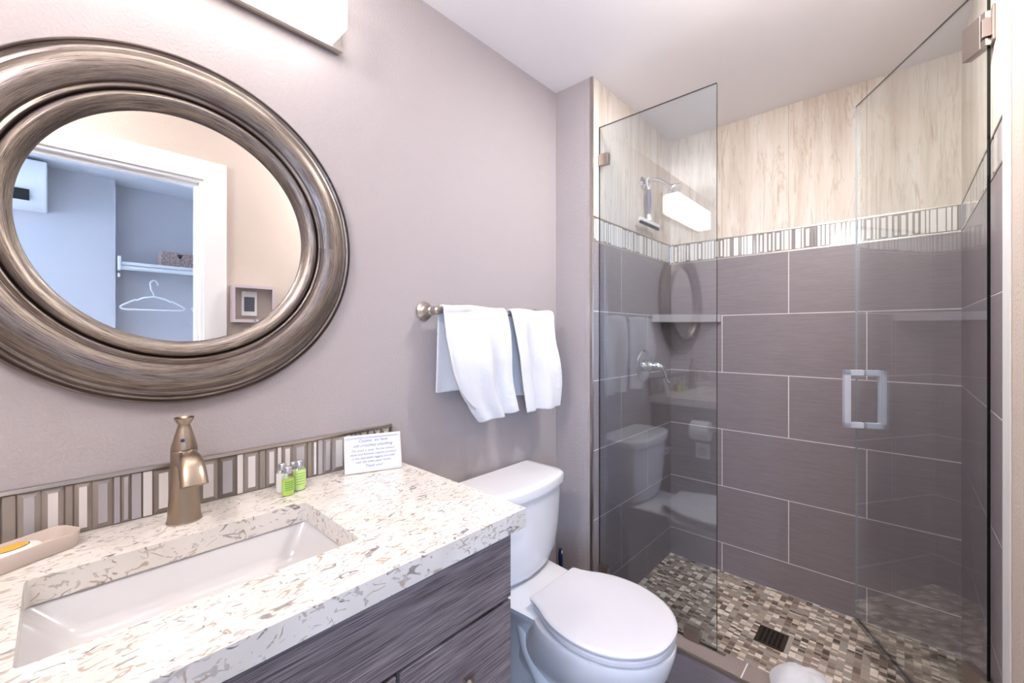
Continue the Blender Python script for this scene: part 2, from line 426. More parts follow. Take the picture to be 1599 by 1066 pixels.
# ================================================================ VANITY
CT = .892
VY0, VY1 = -.42, .717
v = thing('vanity_cabinet', 'dark grey combed-wood vanity cabinet under the speckled white counter', 'cabinet', (.28, .15, FZ))
mb = MB()
mb.box((.004, VY0+.03, .0905), (.53, VY0+.048, CT-.0428)).box((.004, VY1-.048, .0905), (.53, VY1-.03, CT-.0428))
mb.box((.004, VY0+.048, .0905), (.53, VY1-.048, .11)).box((.004, VY0+.048, .11), (.016, VY1-.048, .72)).box((.514, VY0+.048, .11), (.53, VY1-.048, .845)).box((.02, VY0+.05, FZ), (.47, VY1-.05, .0905), 1)
mb.build('body', [M['cabinet'], M['rubber_and_gap']], v)
def front(y0, y1, z0, z1, nm):
    o = MB().box((.5315, y0, z0), (.5505, y1, z1), 0, .0012).build(nm, M['cabinet'], v); return o
def knob(y, z, par):
    MB().lathe([(.004, 0), (.004, .012), (.011, .014), (.014, .02), (.0125, .026), (.006, .029)], (.5507, y, z), 'x', 24).build('knob', M['nickel'], par, True)
front(VY0+.031, VY1-.029, .699, .838, 'drawer')
for y0, y1 in ((.405, .688), (-.389, -.115)):
    for z0, z1 in ((.505, .691), (.30, .497), (.1, .292)):
        d = front(y0, y1, z0, z1, 'drawer'); knob((y0+y1)/2, (z0+z1)/2 + (-.005 if z0 > .5 else 0), d)
for y0, y1, ky in ((.148, .397, .175), (-.107, .140, .113)):
    d = front(y0, y1, .1, .691, 'door'); knob(ky, .60, d)

# countertop with a rectangular cut-out
SX0, SX1, SY0, SY1 = .172, .432, -.036, .393
mb = MB()
outer = [(.0015, VY0), (.571, VY0), (.571, VY1), (.0015, VY1)]
def rr(x0, y0, x1, y1, r, n=5):
    pts = []
    for cx_, cy_, a0 in ((x1-r, y1-r, 0), (x0+r, y1-r, 90), (x0+r, y0+r, 180), (x1-r, y0+r, 270)):
        for k in range(n+1):
            t = math.radians(a0+90*k/n); pts.append((cx_+r*math.cos(t), cy_+r*math.sin(t)))
    return pts
inner = rr(SX0, SY0, SX1, SY1, .008)
bm = mb.bm
def ringface(z):
    vo = [bm.verts.new((x, y, z)) for x, y in outer]; vi = [bm.verts.new((x, y, z)) for x, y in inner]
    es = [bm.edges.new((vo[i], vo[(i+1) % 4])) for i in range(4)] + [bm.edges.new((vi[i], vi[(i+1) % len(vi)])) for i in range(len(vi))]
    bmesh.ops.triangle_fill(bm, use_beauty=True, edges=es); return vo, vi
to, ti = ringface(CT); bo, bi = ringface(CT-.042)
for A, B in ((to, bo), (ti, bi)):
    for i in range(len(A)):
        j = (i+1) % len(A); bm.faces.new((A[i], A[j], B[j], B[i]))
ct = mb.build('countertop', M['quartz']); tag(ct, 'cream speckled quartz countertop with rectangular sink cut-out', 'countertop')

# undermount sink
mb = MB()
def rz(x0, y0, x1, y1, r, z): return [(x, y, z) for x, y in rr(x0, y0, x1, y1, r, 6)]
e = .006
zt = CT-.0425
mb.loft([rz(SX0-.02, SY0-.02, SX1+.02, SY1+.02, .03, zt), rz(SX0-e, SY0-e, SX1+e, SY1+e, .02, zt),
         rz(SX0-e+.004, SY0-e+.004, SX1+e-.004, SY1+e-.004, .02, zt-.006),
         rz(SX0+.012, SY0+.036, SX1-.012, SY1-.022, .025, .80), rz(SX0+.020, SY0+.046, SX1-.02, SY1-.030, .022, .786),
         rz(SX0+.034, SY0+.062, SX1-.034, SY1-.044, .018, .779), rz(.29, .15, .315, .205, .01, .776)], cap0=False)
mb.loft([rz(SX0-.02, SY0-.02, SX1+.02, SY1+.02, .03, zt), rz(SX0-.018, SY0-.018, SX1+.018, SY1+.018, .03, zt-.02), rz(SX0, SY0+.02, SX1, SY1-.01, .03, .765)], cap0=False)
sk = mb.build('sink', mat('off_white_fireclay', srgb(206, 202, 200), .15, coat=.2), None, True)
tag(sk, 'white rectangular undermount sink basin set in the speckled counter', 'sink')
MB().lathe([(.022, .7762), (.022, .779), (.018, .7795), (.006, .7785)], (.302, .178, 0), 'z', 28).build('drain', M['nickel'], sk, True)

# backsplash
bs = thing('backsplash', 'strip of grey and white glass stick tiles along the wall behind the counter', 'backsplash', (.006, .15, CT))
bsm = [mat('backsplash_grout', srgb(120, 108, 100), .6), mat('bs_white', srgb(214, 206, 202), .12, coat=.6), mat('bs_taupe', srgb(142, 131, 122), .12, coat=.6),
       mat('bs_dark', srgb(116, 104, 96), .14, coat=.5), mat('bs_grey', srgb(168, 162, 164), .12, coat=.6)]
mb = MB(); mb.box((.0008, VY0, CT+.0006), (.005, VY1-.003, CT+.1), 0)
yy = VY0+.002; rnd = random.Random(5)
while yy < VY1-.006:
    wd = min(rnd.choice([.012, .015, .018, .030, .034, .038, .026]), VY1-.005-yy)
    z0, z1 = CT+.002, CT+.099
    typ = rnd.random()
    if wd > .020 or (wd > .014 and typ < .35):      # bevelled piece: darker rim, pale raised face
        rim = rnd.choice([2, 2, 3, 2]); fc = rnd.choice([1, 1, 1, 4])
        a, b = yy+.0006, yy+wd-.0006; ins = min(.0085, wd*.26)
        o4 = [(a, z0), (b, z0), (b, z1), (a, z1)]; i4 = [(a+ins, z0+ins*1.2), (b-ins, z0+ins*1.2), (b-ins, z1-ins*1.2), (a+ins, z1-ins*1.2)]
        for k in range(4):
            l = (k+1) % 4
            mb.quad([(.0055, *o4[k]), (.0055, *o4[l]), (.0095, *i4[l]), (.0095, *i4[k])], rim)
            mb.quad([(.002, *o4[k]), (.002, *o4[l]), (.0055, *o4[l]), (.0055, *o4[k])], rim)
        mb.quad([(.0095, *p) for p in i4], fc)
    else:
        mb.box((.002, yy+.0006, z0), (.008, yy+wd-.0006, z1), rnd.choice([1, 1, 2, 4, 4]), .0012)
    yy += wd
mb.build('tile_strip', bsm, bs)
MB().box((.0008, VY0, CT+.1003), (.0115, VY1-.003, CT+.1085), 0, .002).box((.0008, VY1-.0028, CT+.0006), (.0115, VY1+.001, CT+.1085), 0, .001).build('metal_edge', M['nickel'], bs)

# faucet
FX, FY = .083, .181
fa = thing('faucet', 'brushed nickel bottle-shaped bathroom faucet behind the sink', 'faucet', (FX, FY, CT))
MB().lathe([(.0, .0006), (.0305, .0006), (.0300, .004), (.0285, .012), (.0262, .05), (.0245, .09), (.0232, .125), (.0232, .148), (.0222, .1495)], (FX, FY, CT), 'z', 48, cap0=False).build('body', M['faucet'], fa, True)
lv = MB().lathe([(.0222, .1503), (.0232, .1515), (.0222, .158), (.0175, .176), (.0125, .194), (.0105, .200), (.0105, .203), (.0135, .207), (.0172, .2145), (.0172, .2165), (.0150, .2165), (.010, .212)], (FX, FY, CT), 'z', 48).build('lever', M['faucet'], fa, True)
MB().lathe([(0, -.0004), (.0036, -.0004), (.0036, .001), (0, .0013)], (0, 0, 0), 'x', 20).xf(Matrix.Translation((FX+.0200, FY-.006, CT+.172)) @ Matrix.Rotation(math.radians(-17), 4, 'Z') @ Matrix.Rotation(math.radians(-16), 4, 'Y')).build('hot_cold_dot', mat('hot_cold_dot', srgb(40, 34, 90), .3), lv, True)
# spout: arched hood that curves down towards the basin and widens to its open end
mb = MB(); rings = []
path = [(.004, .143, .030, .019), (.022, .150, .034, .0195), (.042, .1535, .034, .020), (.062, .150, .032, .021), (.080, .141, .030, .0215), (.094, .128, .028, .022), (.104, .112, .026, .0225), (.109, .101, .024, .023)]
for k, (dx, dz, th_k, hw) in enumerate(path):
    p0 = path[max(k-1, 0)]; p1 = path[min(k+1, len(path)-1)]
    d = Vector((p1[0]-p0[0], 0, p1[1]-p0[1])).normalized(); nrm = Vector((-d.z, 0, d.x))
    ring = []
    for i in range(28):
        u = 2*PI*i/28; sx, sy_ = math.cos(u), math.sin(u)
        o_ = nrm*(math.copysign(abs(sx)**.8, sx)*th_k*.5 - th_k*.5)
        ring.append((FX+dx+o_.x, FY+hw*math.copysign(abs(sy_)**.7, sy_), CT+dz+o_.z))
    rings.append(ring)
mb.loft(rings)
mb.build('spout', M['faucet'], fa, True)
MB().lathe([(.0312, .0003), (.0312, .0030)], (FX, FY, CT), 'z', 48).build('base_ring', M['nickel'], fa, True)

# soap dish with soap
sd = tag(MB().build('soap_dish', M['white']), 'x') if False else None
dish_m = mat('stone_soap_dish', srgb(200, 184, 172), .45, bump=.1, bscale=300)
mb = MB(); O = rr(-.034, -.075, .034, .075, .020, 7)
def sc(k, z, grow=0): return [(x*k[0], y*k[1], z) for x, y in O]
mb.loft([sc((.86, .93), 0), sc((.93, .965), .004), sc((1, 1), .026), sc((.985, .992), .0285), sc((.94, .975), .0285), sc((.90, .955), .025), sc((.82, .90), .009), sc((.7, .8), .0075)])
ang = math.radians(28)
Mx = Matrix.Translation((.078, -.046, CT+.0005)) @ Matrix.Rotation(ang, 4, 'Z')
dish = mb.xf(Mx).build('soap_dish', dish_m, None, True, loc=(.078, -.046, CT))
tag(dish, 'rectangular stone-coloured soap dish on the counter beside the backsplash', 'soap dish')
mb = MB(); Ov = [(.0245*math.cos(t), .040*math.sin(t)) for t in [2*PI*i/36 for i in range(36)]]
mb.loft([[(x*k, y*k, z) for x, y in Ov] for k, z in ((.75, 0), (.93, .004), (1, .009), (.97, .014), (.86, .0178), (.6, .020))])
Ms = Matrix.Translation((.083, -.055, CT+.0085)) @ Matrix.Rotation(ang, 4, 'Z')
sp = mb.xf(Ms).build('soap_bar', mat('wrapped_soap', srgb(232, 226, 216), .35), None, True, loc=(.083, -.055, CT+.009))
tag(sp, 'oval white wrapped soap with an orange label lying in the soap dish', 'soap')
mb = MB(); mb.loft([[(x*.62, y*.60, z) for x, y in Ov] for z in (.0185, .0205)]).loft([[(x*.57, y*.565, z) for x, y in Ov] for z in (.0204, .0208)], 1)
for i in range(5): mb.box((-.012+.0055*i, -.018, .0207), (-.0105+.0055*i, .018, .02105), 2)
lb = mb.xf(Ms).build('soap_label', [mat('label_rim', srgb(70, 64, 40), .5), mat('orange_label', srgb(236, 184, 84), .5), mat('label_print', srgb(206, 146, 50), .5)], sp)
tag(lb, 'oval orange label')

# toiletry bottles
def bottle(x, y, liquid, glass, label, fill, r=.0125, h=.052, lab=None, rz_=0, name='toiletry_bottle'):
    t = thing(name, label, 'bottle', (x, y, CT+.0006), 'small toiletry bottles on the counter')
    ox = 1.35
    def ring(rad, z): return [(x+rad*.82*math.cos(a), y+rad*ox*.82*math.sin(a), CT+z) for a in [2*PI*i/28 for i in range(28)]]
    z0 = .0007
    b = MB().loft([ring(r*.8, z0), ring(r*.96, z0+.0015), ring(r, z0+.005), ring(r, z0+fill*h)], 0)
    b.build('body', liquid, t, True)
    MB().loft([ring(r, z0+fill*h+.0002), ring(r*.98, z0+h*.9), ring(r*.72, z0+h*1.0), ring(r*.55, z0+h*1.05)], 0).build('shoulder', glass, t, True)
    MB().lathe([(r*.5, h*1.03+z0), (r*.72, h*1.05+z0), (r*.74, h*1.09+z0), (r*.72, h*1.30+z0), (r*.60, h*1.34+z0)], (x, y, CT), 'z', 28).build('cap', M['cap'], t, True)
    if lab:
        mb = MB(); zs = (z0+.010, z0+fill*h-.003)
        rad = r*.82+.0006; A = [math.radians(a) for a in range(-70, 71, 10)]
        pts = [(x+(rad)*math.cos(a), y+(r*ox*.82+.0006)*math.sin(a)) for a in A]
        mb.loft([[(px, py, CT+z) for px, py in pts] for z in zs], 0, False, False, closed=False)
        for k in range(5):
            zz = CT+zs[0]+(zs[1]-zs[0])*(.15+.17*k)
            pp = [(x+(rad+.0003)*math.cos(a), y+(r*ox*.82+.0009)*math.sin(a)) for a in A[3:-3]]
            mb.loft([[(px, py, z) for px, py in pp] for z in (zz, zz+.0012)], 1, False, False, closed=False)
        mb.build('label', lab, t)
    return t
M['cap'] = mat('silver_cap', srgb(200, 198, 200), .3, .8)
clear = pane_mat('clear_bottle', (.93, .94, .94, 1), .05)
bottle(.095, .381, mat('green_gel', srgb(184, 214, 90), .12, coat=.5), clear, 'small bottle of bright green gel with green label, frontmost of the cluster', .80, r=.0125, h=.051, lab=[mat('green_label', srgb(166, 204, 100), .4), mat('green_print', srgb(70, 112, 30), .5)])
bottle(.078, .4135, mat('pale_green_lotion', srgb(206, 228, 150), .2, coat=.4), clear, 'small bottle of pale green lotion standing rightmost of the cluster', .93, r=.0135, h=.055, lab=[mat('pale_green_label', srgb(196, 224, 132), .4), mat('green_print_dark', srgb(104, 140, 62), .5)])
bottle(.066, .378, mat('white_lotion', srgb(232, 224, 222), .2, coat=.4), clear, 'small bottle of white lotion behind the bright green one', .90, r=.0125, h=.053)
bottle(.050, .4095, mat('amber_liquid', srgb(190, 120, 40), .15, coat=.5), clear, 'small amber bottle hidden at the back of the cluster', .85, r=.0115, h=.048)

# framed sign leaning back on its easel
sg = thing('framed_sign', 'small white framed notice with script text standing on the counter', 'picture frame', (.0865, .6135, CT+.0006))
sy = math.atan2(.0555, .151)
lean = math.radians(14)
Msg = Matrix.Translation((.0865, .6135, CT+.0008)) @ Matrix.Rotation(-sy, 4, 'Z') @ Matrix.Rotation(-lean, 4, 'Y')   # local: y = width, z = height, +x = face
W2, HH = .0785, .104
Y0 = -W2; 
def fr(mb, x0, x1, bw, mi=0):
    mb.box((x0, -W2, 0), (x1, W2, bw), mi, .001).box((x0, -W2, HH-bw), (x1, W2, HH), mi, .001).box((x0, -W2, bw), (x1, -W2+bw, HH-bw), mi, .001).box((x0, W2-bw, bw), (x1, W2, HH-bw), mi, .001)
mb = MB(); fr(mb, -.006, .004, .0075)
mb.xf(Msg).build('frame', mat('silvery_white_frame', srgb(226, 222, 216), .3, .3), sg)
mb = MB().box((-.0055, -W2+.002, .002), (-.003, W2-.002, HH-.002), 0)
mb.xf(Msg).build('backing', M['black'], sg)
paper = MB().box((-.0028, -W2+.006, .006), (0, W2-.006, HH-.006), 0).xf(Msg).build('paper', mat('pale_blue_paper', srgb(222, 224, 240), .5), sg)
Me = Matrix.Translation((.0865, .6135, CT+.0008)) @ Matrix.Rotation(-sy, 4, 'Z')
mb = MB(); mb.prism([(-.024, .065), (-.0075, .001), (-.0075, .001)], 0, 0) if False else None
MB().quad([(-.0600, -.018, 0), (-.0600, .018, 0), (-.0235, .012, .075), (-.0235, -.012, .075)]) if False else None
e_mb = MB().loft([[(-.056, -.018, 0), (-.056, .018, 0), (-.0535, .018, 0), (-.0535, -.018, 0)], [(-.0275, -.012, .074), (-.0275, .012, .074), (-.0250, .012, .074), (-.0250, -.012, .074)]])
e_mb.xf(Me).build('easel_leg', M['black'], sg)
def text_mesh(lines, size, parent, mtx, z, material, name='lettering'):
    bm_all = bmesh.new()
    for (txt, zz, s) in lines:
        cu = bpy.data.curves.new('t', 'FONT'); cu.body = txt; cu.size = s; cu.align_x = 'CENTER'; cu.shear = .35; cu.resolution_u = 2
        ob = bpy.data.objects.new('t', cu); COL.objects.link(ob); bpy.context.view_layer.update()
        me = bpy.data.meshes.new_from_object(ob.evaluated_get(bpy.context.evaluated_depsgraph_get()))
        # text x -> local +y (reads left to right when looking at +x face), text y -> local z
        me.transform(Matrix(((0, 0, 1, z), (1, 0, 0, 0), (0, 1, 0, zz), (0, 0, 0, 1))))
        bm_all.from_mesh(me); bpy.data.meshes.remove(me); bpy.data.objects.remove(ob); bpy.data.curves.remove(cu)
    bmesh.ops.transform(bm_all, matrix=mtx, verts=bm_all.verts)
    m_ = MB(); m_.bm.free(); m_.bm = bm_all
    return m_.build(name, material, parent)
ink = mat('blue_grey_ink', srgb(96, 92, 122), .6)
text_mesh([('Caution: we have', .0835, .0115), ('old crotchety plumbing', .0705, .0115), ('The toilet is weak, Put the sanitary', .0580, .0086), ('wipes and feminine hygiene products', .0475, .0086),
           ('in the disposable baggies provided', .0370, .0086), ('near the toilet paper holder', .0265, .0086), ('Thank you!', .0140, .0105)], 0, paper, Msg, .0004, ink)

# ================================================================ ROUND MIRROR
MY, MZ, MR = .193, 1.516, .383
mr = thing('round_mirror', 'large round mirror in a wide antiqued silver frame above the sink', 'mirror', (0.001, MY, MZ))
prof = [(MR-.004, .001), (MR, .006), (MR+.002, .014), (MR-.001, .020), (MR-.006, .0225), (MR-.0105, .021), (MR-.0125, .0195), (MR-.0165, .0245), (MR-.021, .026), (MR-.0245, .0265),
        (MR-.027, .0300), (MR-.033, .0375), (MR-.042, .0430), (MR-.052, .0455), (MR-.062, .0450), (MR-.072, .0420), (MR-.082, .0370), (MR-.088, .0340),
        (MR-.0905, .0350), (MR-.0945, .0375), (MR-.0985, .0355), (MR-.1000, .0325), (MR-.1020, .0340), (MR-.1055, .0400), (MR-.1120, .0435), (MR-.1190, .0420), (MR-.1260, .0360), (MR-.1315, .0280), (MR-.1345, .0220), (MR-.1345, .012)]
mb = MB(); n = 160; bm = mb.bm; uvl = bm.loops.layers.uv.new('UVMap')
R_ = [[bm.verts.new((h, MY+r*math.cos(2*PI*i/n), MZ+r*math.sin(2*PI*i/n))) for i in range(n)] for r, h in prof]
L = [0]
for (a, b), (c, d) in zip(prof, prof[1:]): L.append(L[-1]+math.hypot(a-c, b-d))
L = [x/L[-1] for x in L]
for k in range(len(prof)-1):
    for i in range(n):
        j = (i+1) % n; f = bm.faces.new((R_[k][i], R_[k][j], R_[k+1][j], R_[k+1][i]))
        for lp, (u, v_) in zip(f.loops, ((i, k), (i+1, k), (i+1, k+1), (i, k+1))): lp[uvl].uv = (u/n, L[v_])
mb.build('frame', M['frame'], mr, True)
MB().lathe([(.0, .010), (MR-.1335, .010), (MR-.1335, .018), (0, .018)], (0, MY, MZ), 'x', 96, cap0=False, cap1=False).build('mirror_glass', M['mirror'], mr)
MB().lathe([(0, .0012), (MR-.02, .0012), (MR-.02, .0095), (0, .0095)], (0, MY, MZ), 'x', 64, cap0=False, cap1=False).build('backing', M['black'], mr)

# ================================================================ VANITY LIGHT
SY, SZ = .205, 2.085
vl = thing('vanity_light', 'three-shade frosted glass bar light above the round mirror', 'wall light', (.001, SY, SZ))
glow = mat('frosted_glowing_glass', srgb(255, 250, 240), .4, emit=(1, .96, .94, 1), estr=SCONCE_POWER)
HL = .345
MB().box((.001, SY-HL, SZ), (.022, SY+HL, SZ+.15), 0, .003).build('back_plate', M['nickel'], vl)
MB().box((.0225, SY-HL, SZ-.002), (.030, SY+HL, SZ+.010), 0, .001).build('bottom_bar', M['nickel'], vl)
for k in range(3):
    a = SY-HL+.022 + k*(2*HL-.044)/3
    MB().box((.0305, a+.005, SZ+.006), (.115, a+(2*HL-.044)/3-.005, SZ+.140), 0, .006).build('shade', glow, vl)

# ================================================================ TOWEL BAR + TOWELS
TZ, TX = 1.362, .072
tb = thing('towel_bar', 'brushed nickel towel bar on the wall holding two white towels', 'towel bar', (.001, 1.2, TZ))
MB().tube([(TX, .835, TZ), (TX, 1.435, TZ)], .0085).build('bar', M['nickel'], tb, True)
for yy in (.845, 1.425):
    MB().lathe([(.0, .0012), (.030, .0012), (.032, .005), (.030, .009), (.020, .014), (.015, .024), (.0125, .036), (.0125, .040), (.016, .043), (.016, .048), (.0125, .052), (.0145, .060), (.0145, .082), (.010, .087), (0, .088)], (0, yy, TZ), 'x', 32, cap0=False, cap1=False).build('mount', M['nickel'], tb, True)
def towel(name, label, grid_fn, nu=44, nv=90, th=.007):
    mb = MB(); g = [[mb.bm.verts.new(grid_fn(i/nu, j/nv)) for i in range(nu+1)] for j in range(nv+1)]
    for j in range(nv):
        for i in range(nu): mb.bm.faces.new((g[j][i], g[j][i+1], g[j+1][i+1], g[j+1][i]))
    o = mb.build(name, M['terry'], None, True)
    md = o.modifiers.new('thick', 'SOLIDIFY'); md.thickness = th; md.offset = 0
    md2 = o.modifiers.new('sub', 'SUBSURF'); md2.levels = 1; md2.render_levels = 1
    tx = bpy.data.textures.new('terry_noise', 'CLOUDS'); tx.noise_scale = .010
    md3 = o.modifiers.new('fuzz', 'DISPLACE'); md3.texture = tx; md3.strength = .0022; md3.mid_level = .5
    tag(o, label, 'towel', 'white towels on the towel bar'); return o
def lerp(a, b, t): return a+(b-a)*t
def drape(y_top, back, frontL, frontR, skew, folds, seed, backz):
    """y_top=(y0,y1) on the bar; back=(y0,y1) at the back hem; frontL/R=(y,z) corners of the front hem"""
    rnd = random.Random(seed); ph = [rnd.uniform(0, 6.28) for _ in range(6)]
    R0 = .0165
    def fn(u, v):
        yt = lerp(y_top[0], y_top[1], u)
        if v < .32:                      # behind the bar, rising
            t = v/.32; s = 1-t
            y = lerp(yt, lerp(back[0], back[1], u), s**.8); z = lerp(TZ, backz, s); x = TX-R0-.012*s*abs(math.sin(u*5+ph[0]))*.5
            x = max(x-.018*s, .016)
            x += .004*math.sin(u*14+ph[1])*s
        elif v < .42:                    # over the bar
            t = (v-.32)/.10; a = PI*t
            y = yt; x = TX-R0*math.cos(a); z = TZ+R0*math.sin(a)*1.15
        else:                            # in front, falling
            t = (v-.42)/.58; s = t
            ye = lerp(frontL[0], frontR[0], u); ze = lerp(frontL[1], frontR[1], u)
            y = lerp(yt, ye, s**(1.15+2.4*skew*(1-u))); z = lerp(TZ, ze+.065*skew*max(0, 1-u/.16)**.7, s)
            x = TX+R0+.020*min(1, s*2.2)
            am = .016*min(1, s*1.6+.12)
            x += am*(math.sin(u*folds*PI+ph[2]+.5*s)+.55*math.sin(u*folds*1.9*PI+ph[3]-.9*s)) + .004*math.sin(s*7+ph[4]+u*3)
            y += .006*math.sin(s*6+ph[5])*(.3+u)
        return (x, y, z+.0025*math.sin(u*9+ph[3]))
    return fn
towel('towel', 'larger white towel folded over the towel bar near its left end', drape((.862, 1.160), (.872, 1.21), (.985, .966), (1.200, .990), 1, 3.3, 3, 1.085))
towel('towel', 'narrower white towel hanging on the towel bar beside the shower wall', drape((1.19, 1.455), (1.19, 1.46), (1.245, .978), (1.465, .975), 0, 2.6, 9, 1.03))

# ================================================================ TOILET
TY = 1.145
to_ = thing('toilet', 'white two-piece toilet with closed lid between vanity and shower', 'toilet', (.35, TY, FZ))
def half(ws): return ws
prof_lid = [(.318, .116), (.330, .124), (.350, .128), (.380, .142), (.413, .160), (.46, .176), (.51, .183), (.56, .181), (.61, .168), (.65, .148), (.685, .118), (.710, .082), (.724, .045), (.7285, 0)]
def egg(pf, k=1, z=0, grow=0, cx_=.52):
    up = [(x, w) for x, w in pf]
    pts = []
    for x, w_ in up: pts.append((x, w_))
    for x, w_ in up[::-1][1:]: pts.append((x, -w_))
    out = []
    for x, w_ in pts:
        d = Vector((x-cx_, w_)); l = d.length or 1
        d = d*(1+grow/l)*k; out.append((cx_+d.x, TY+d.y, z))
    return out
def smooth_pf(pf, n=60):
    # Catmull-Rom resample
    P = [Vector((x, w_)) for x, w_ in pf]; out = []
    for i in range(len(P)-1):
        p0 = P[max(i-1, 0)]; p1 = P[i]; p2 = P[i+1]; p3 = P[i+2] if i+2 < len(P) else Vector((P[-1].x-(.0), -P[-2].y))
        for k in range(4):
            t = k/4
            q = .5*((2*p1)+(-p0+p2)*t+(2*p0-5*p1+4*p2-p3)*t*t+(-p0+3*p1-3*p2+p3)*t**3); out.append((q.x, q.y))
    out.append((P[-1].x, 0)); return out
PL = smooth_pf(prof_lid)
MB().loft([egg(PL, 1, .4305, -.014), egg(PL, 1, .4318, -.003), egg(PL, 1, .4340, .0015), egg(PL, 1, .4390, .0015), egg(PL, 1, .4435, -.004), egg(PL, 1, .4450, -.012), egg(PL, .6, .4462), egg(PL, .2, .4466)]).build('lid', M['seat'], to_, True)
PSe = [(max(x, .345), w_) for x, w_ in PL]
MB().loft([egg(PL[6:], 1, .4075, -.016), egg(PL[6:], 1, .4095, -.004), egg(PL[6:], 1, .4125, .000), egg(PL[6:], 1, .4225, .000), egg(PL[6:], 1, .4265, -.004), egg(PL[6:], 1, .4278, -.012)]).build('seat', M['seat'], to_, True)
for s in (-1, 1): MB().tube([(.334, TY+s*.072-.022, .4165), (.334, TY+s*.072+.022, .4165)], .0105).build('hinge', M['seat'], to_, True)
# bowl body: lofted stack of egg outlines narrowing to the pedestal
def body_ring(x0, x1, w_, z, sq=.0, n=48):
    cx_ = (x0+x1)/2; a = (x1-x0)/2; pts = []
    for i in range(n):
        t = 2*PI*i/n; c, s = math.cos(t), math.sin(t)
        k = 1 if c > 0 else (1-.25*sq)
        e_ = .8 if c < 0 else 1
        pts.append((cx_+a*math.copysign(abs(c)**e_, c), TY+w_*math.copysign(abs(s)**(e_), s)*k, z))
    return pts
mb = MB()
mb.loft([body_ring(.13, .600, .105, FZ), body_ring(.13, .595, .10, .01), body_ring(.14, .580, .088, .09), body_ring(.16, .60, .092, .16), body_ring(.19, .645, .120, .22),
         body_ring(.23, .692, .152, .28), body_ring(.265, .717, .172, .33), body_ring(.285, .728, .182, .37), body_ring(.295, .732, .185, .392), body_ring(.30, .730, .183, .401), body_ring(.31, .722, .176, .405)])
for sg_ in (-1, 1):
    mb.tube([(.27, TY+sg_*.085, .345), (.31, TY+sg_*.088, .27), (.36, TY+sg_*.080, .19), (.43, TY+sg_*.066, .12), (.50, TY+sg_*.05, .09)], [.035, .045, .047, .042, .03], 20)
# rear deck carrying the tank
def slab(x0, x1, w0, w1, z, r=.03):
    return [(x, TY+y_, z) for x, y_ in [(x0, -w0+r), (x0+r*.3, -w0+r*.3), (x0+r, -w0), (x1-.02, -w1), (x1, -w1+.02), (x1, w1-.02), (x1-.02, w1), (x0+r, w0), (x0+r*.3, w0-r*.3), (x0, w0-r)]]
mb.loft([slab(.11, .42, .088, .088, FZ), slab(.11, .40, .080, .082, .10), slab(.10, .38, .082, .095, .20), slab(.07, .372, .092, .115, .28), slab(.035, .375, .115, .135, .355), slab(.03, .38, .16, .145, .385), slab(.03, .38, .168, .145, .401), slab(.036, .376, .162, .140, .4055)])
mb.build('bowl', M['porcelain'], to_, True)
# tank: flat back, bowed front, tapering downward
def tank_ring(z, hw, d0, d1, x0=.02, n=26, r=.03, grow=0):
    pts = [(x0-grow*0, -hw-grow), (x0, hw+grow)]
    fr_ = []
    for i in range(n+1):
        t = -1+2*i/n; y_ = t*(hw+grow)
        x = lerp(d0, d1, (1-abs(t)**2.2)) + grow
        # rounded corners
        if abs(t) > .90: x -= (.02)*((abs(t)-.90)/.10)**2
        fr_.append((x, y_))
    p = [(x0, hw+grow)] + [(x, y_) for x, y_ in fr_[::-1]] + [(x0, -hw-grow)]
    return [(x, TY+y_, z) for x, y_ in p]
mb = MB(); mb.loft([tank_ring(.4085, .150, .15, .20), tank_ring(.413, .170, .165, .215), tank_ring(.43, .186, .18, .226), tank_ring(.47, .200, .188, .232), tank_ring(.55, .212, .193, .237), tank_ring(.65, .220, .196, .240), tank_ring(.704, .222, .197, .241)])
mb.build('tank', M['porcelain'], to_, True)
mb = MB(); mb.loft([tank_ring(.7045, .224, .200, .244), tank_ring(.708, .232, .206, .251), tank_ring(.735, .233, .207, .252), tank_ring(.742, .230, .204, .249), tank_ring(.746, .222, .197, .242), tank_ring(.7475, .20, .175, .22)])
mb.build('tank_lid', M['porcelain'], to_, True)
fl = MB().lathe([(.013, 0), (.013, .004), (.007, .006), (.007, .016), (.010, .018), (.010, .024), (.004, .026)], (.226, TY-.165, .645), 'x', 22)
fl.tube([(.245, TY-.165, .645), (.249, TY-.14, .641), (.251, TY-.10, .633)], [.006, .006, .0075], 12)
fl.build('flush_lever', M['chrome'], to_, True)

tbz = thing('toilet_brush', 'dark blue handle of a toilet brush in the corner behind the toilet', 'toilet brush', (.097, 1.50, FZ))
MB().lathe([(.045, FZ), (.05, -.02), (.042, .12), (.030, .125)], (.097, 1.50, 0), 'z', 32).build('holder', M['white'], tbz, True)
MB().tube([(.097, 1.50, .1255), (.097, 1.50, .2), (.097, 1.497, .26), (.096, 1.495, .32), (.096, 1.495, .345), (.096, 1.495, .349)], [.006, .0065, .009, .0105, .008, .003], 16).build('handle', M['navy'], tbz, True)
MB().box((.1035, 1.4915, .326), (.1055, 1.4985, .340), 0, .0008).build('handle_tip', M['white'], tbz)

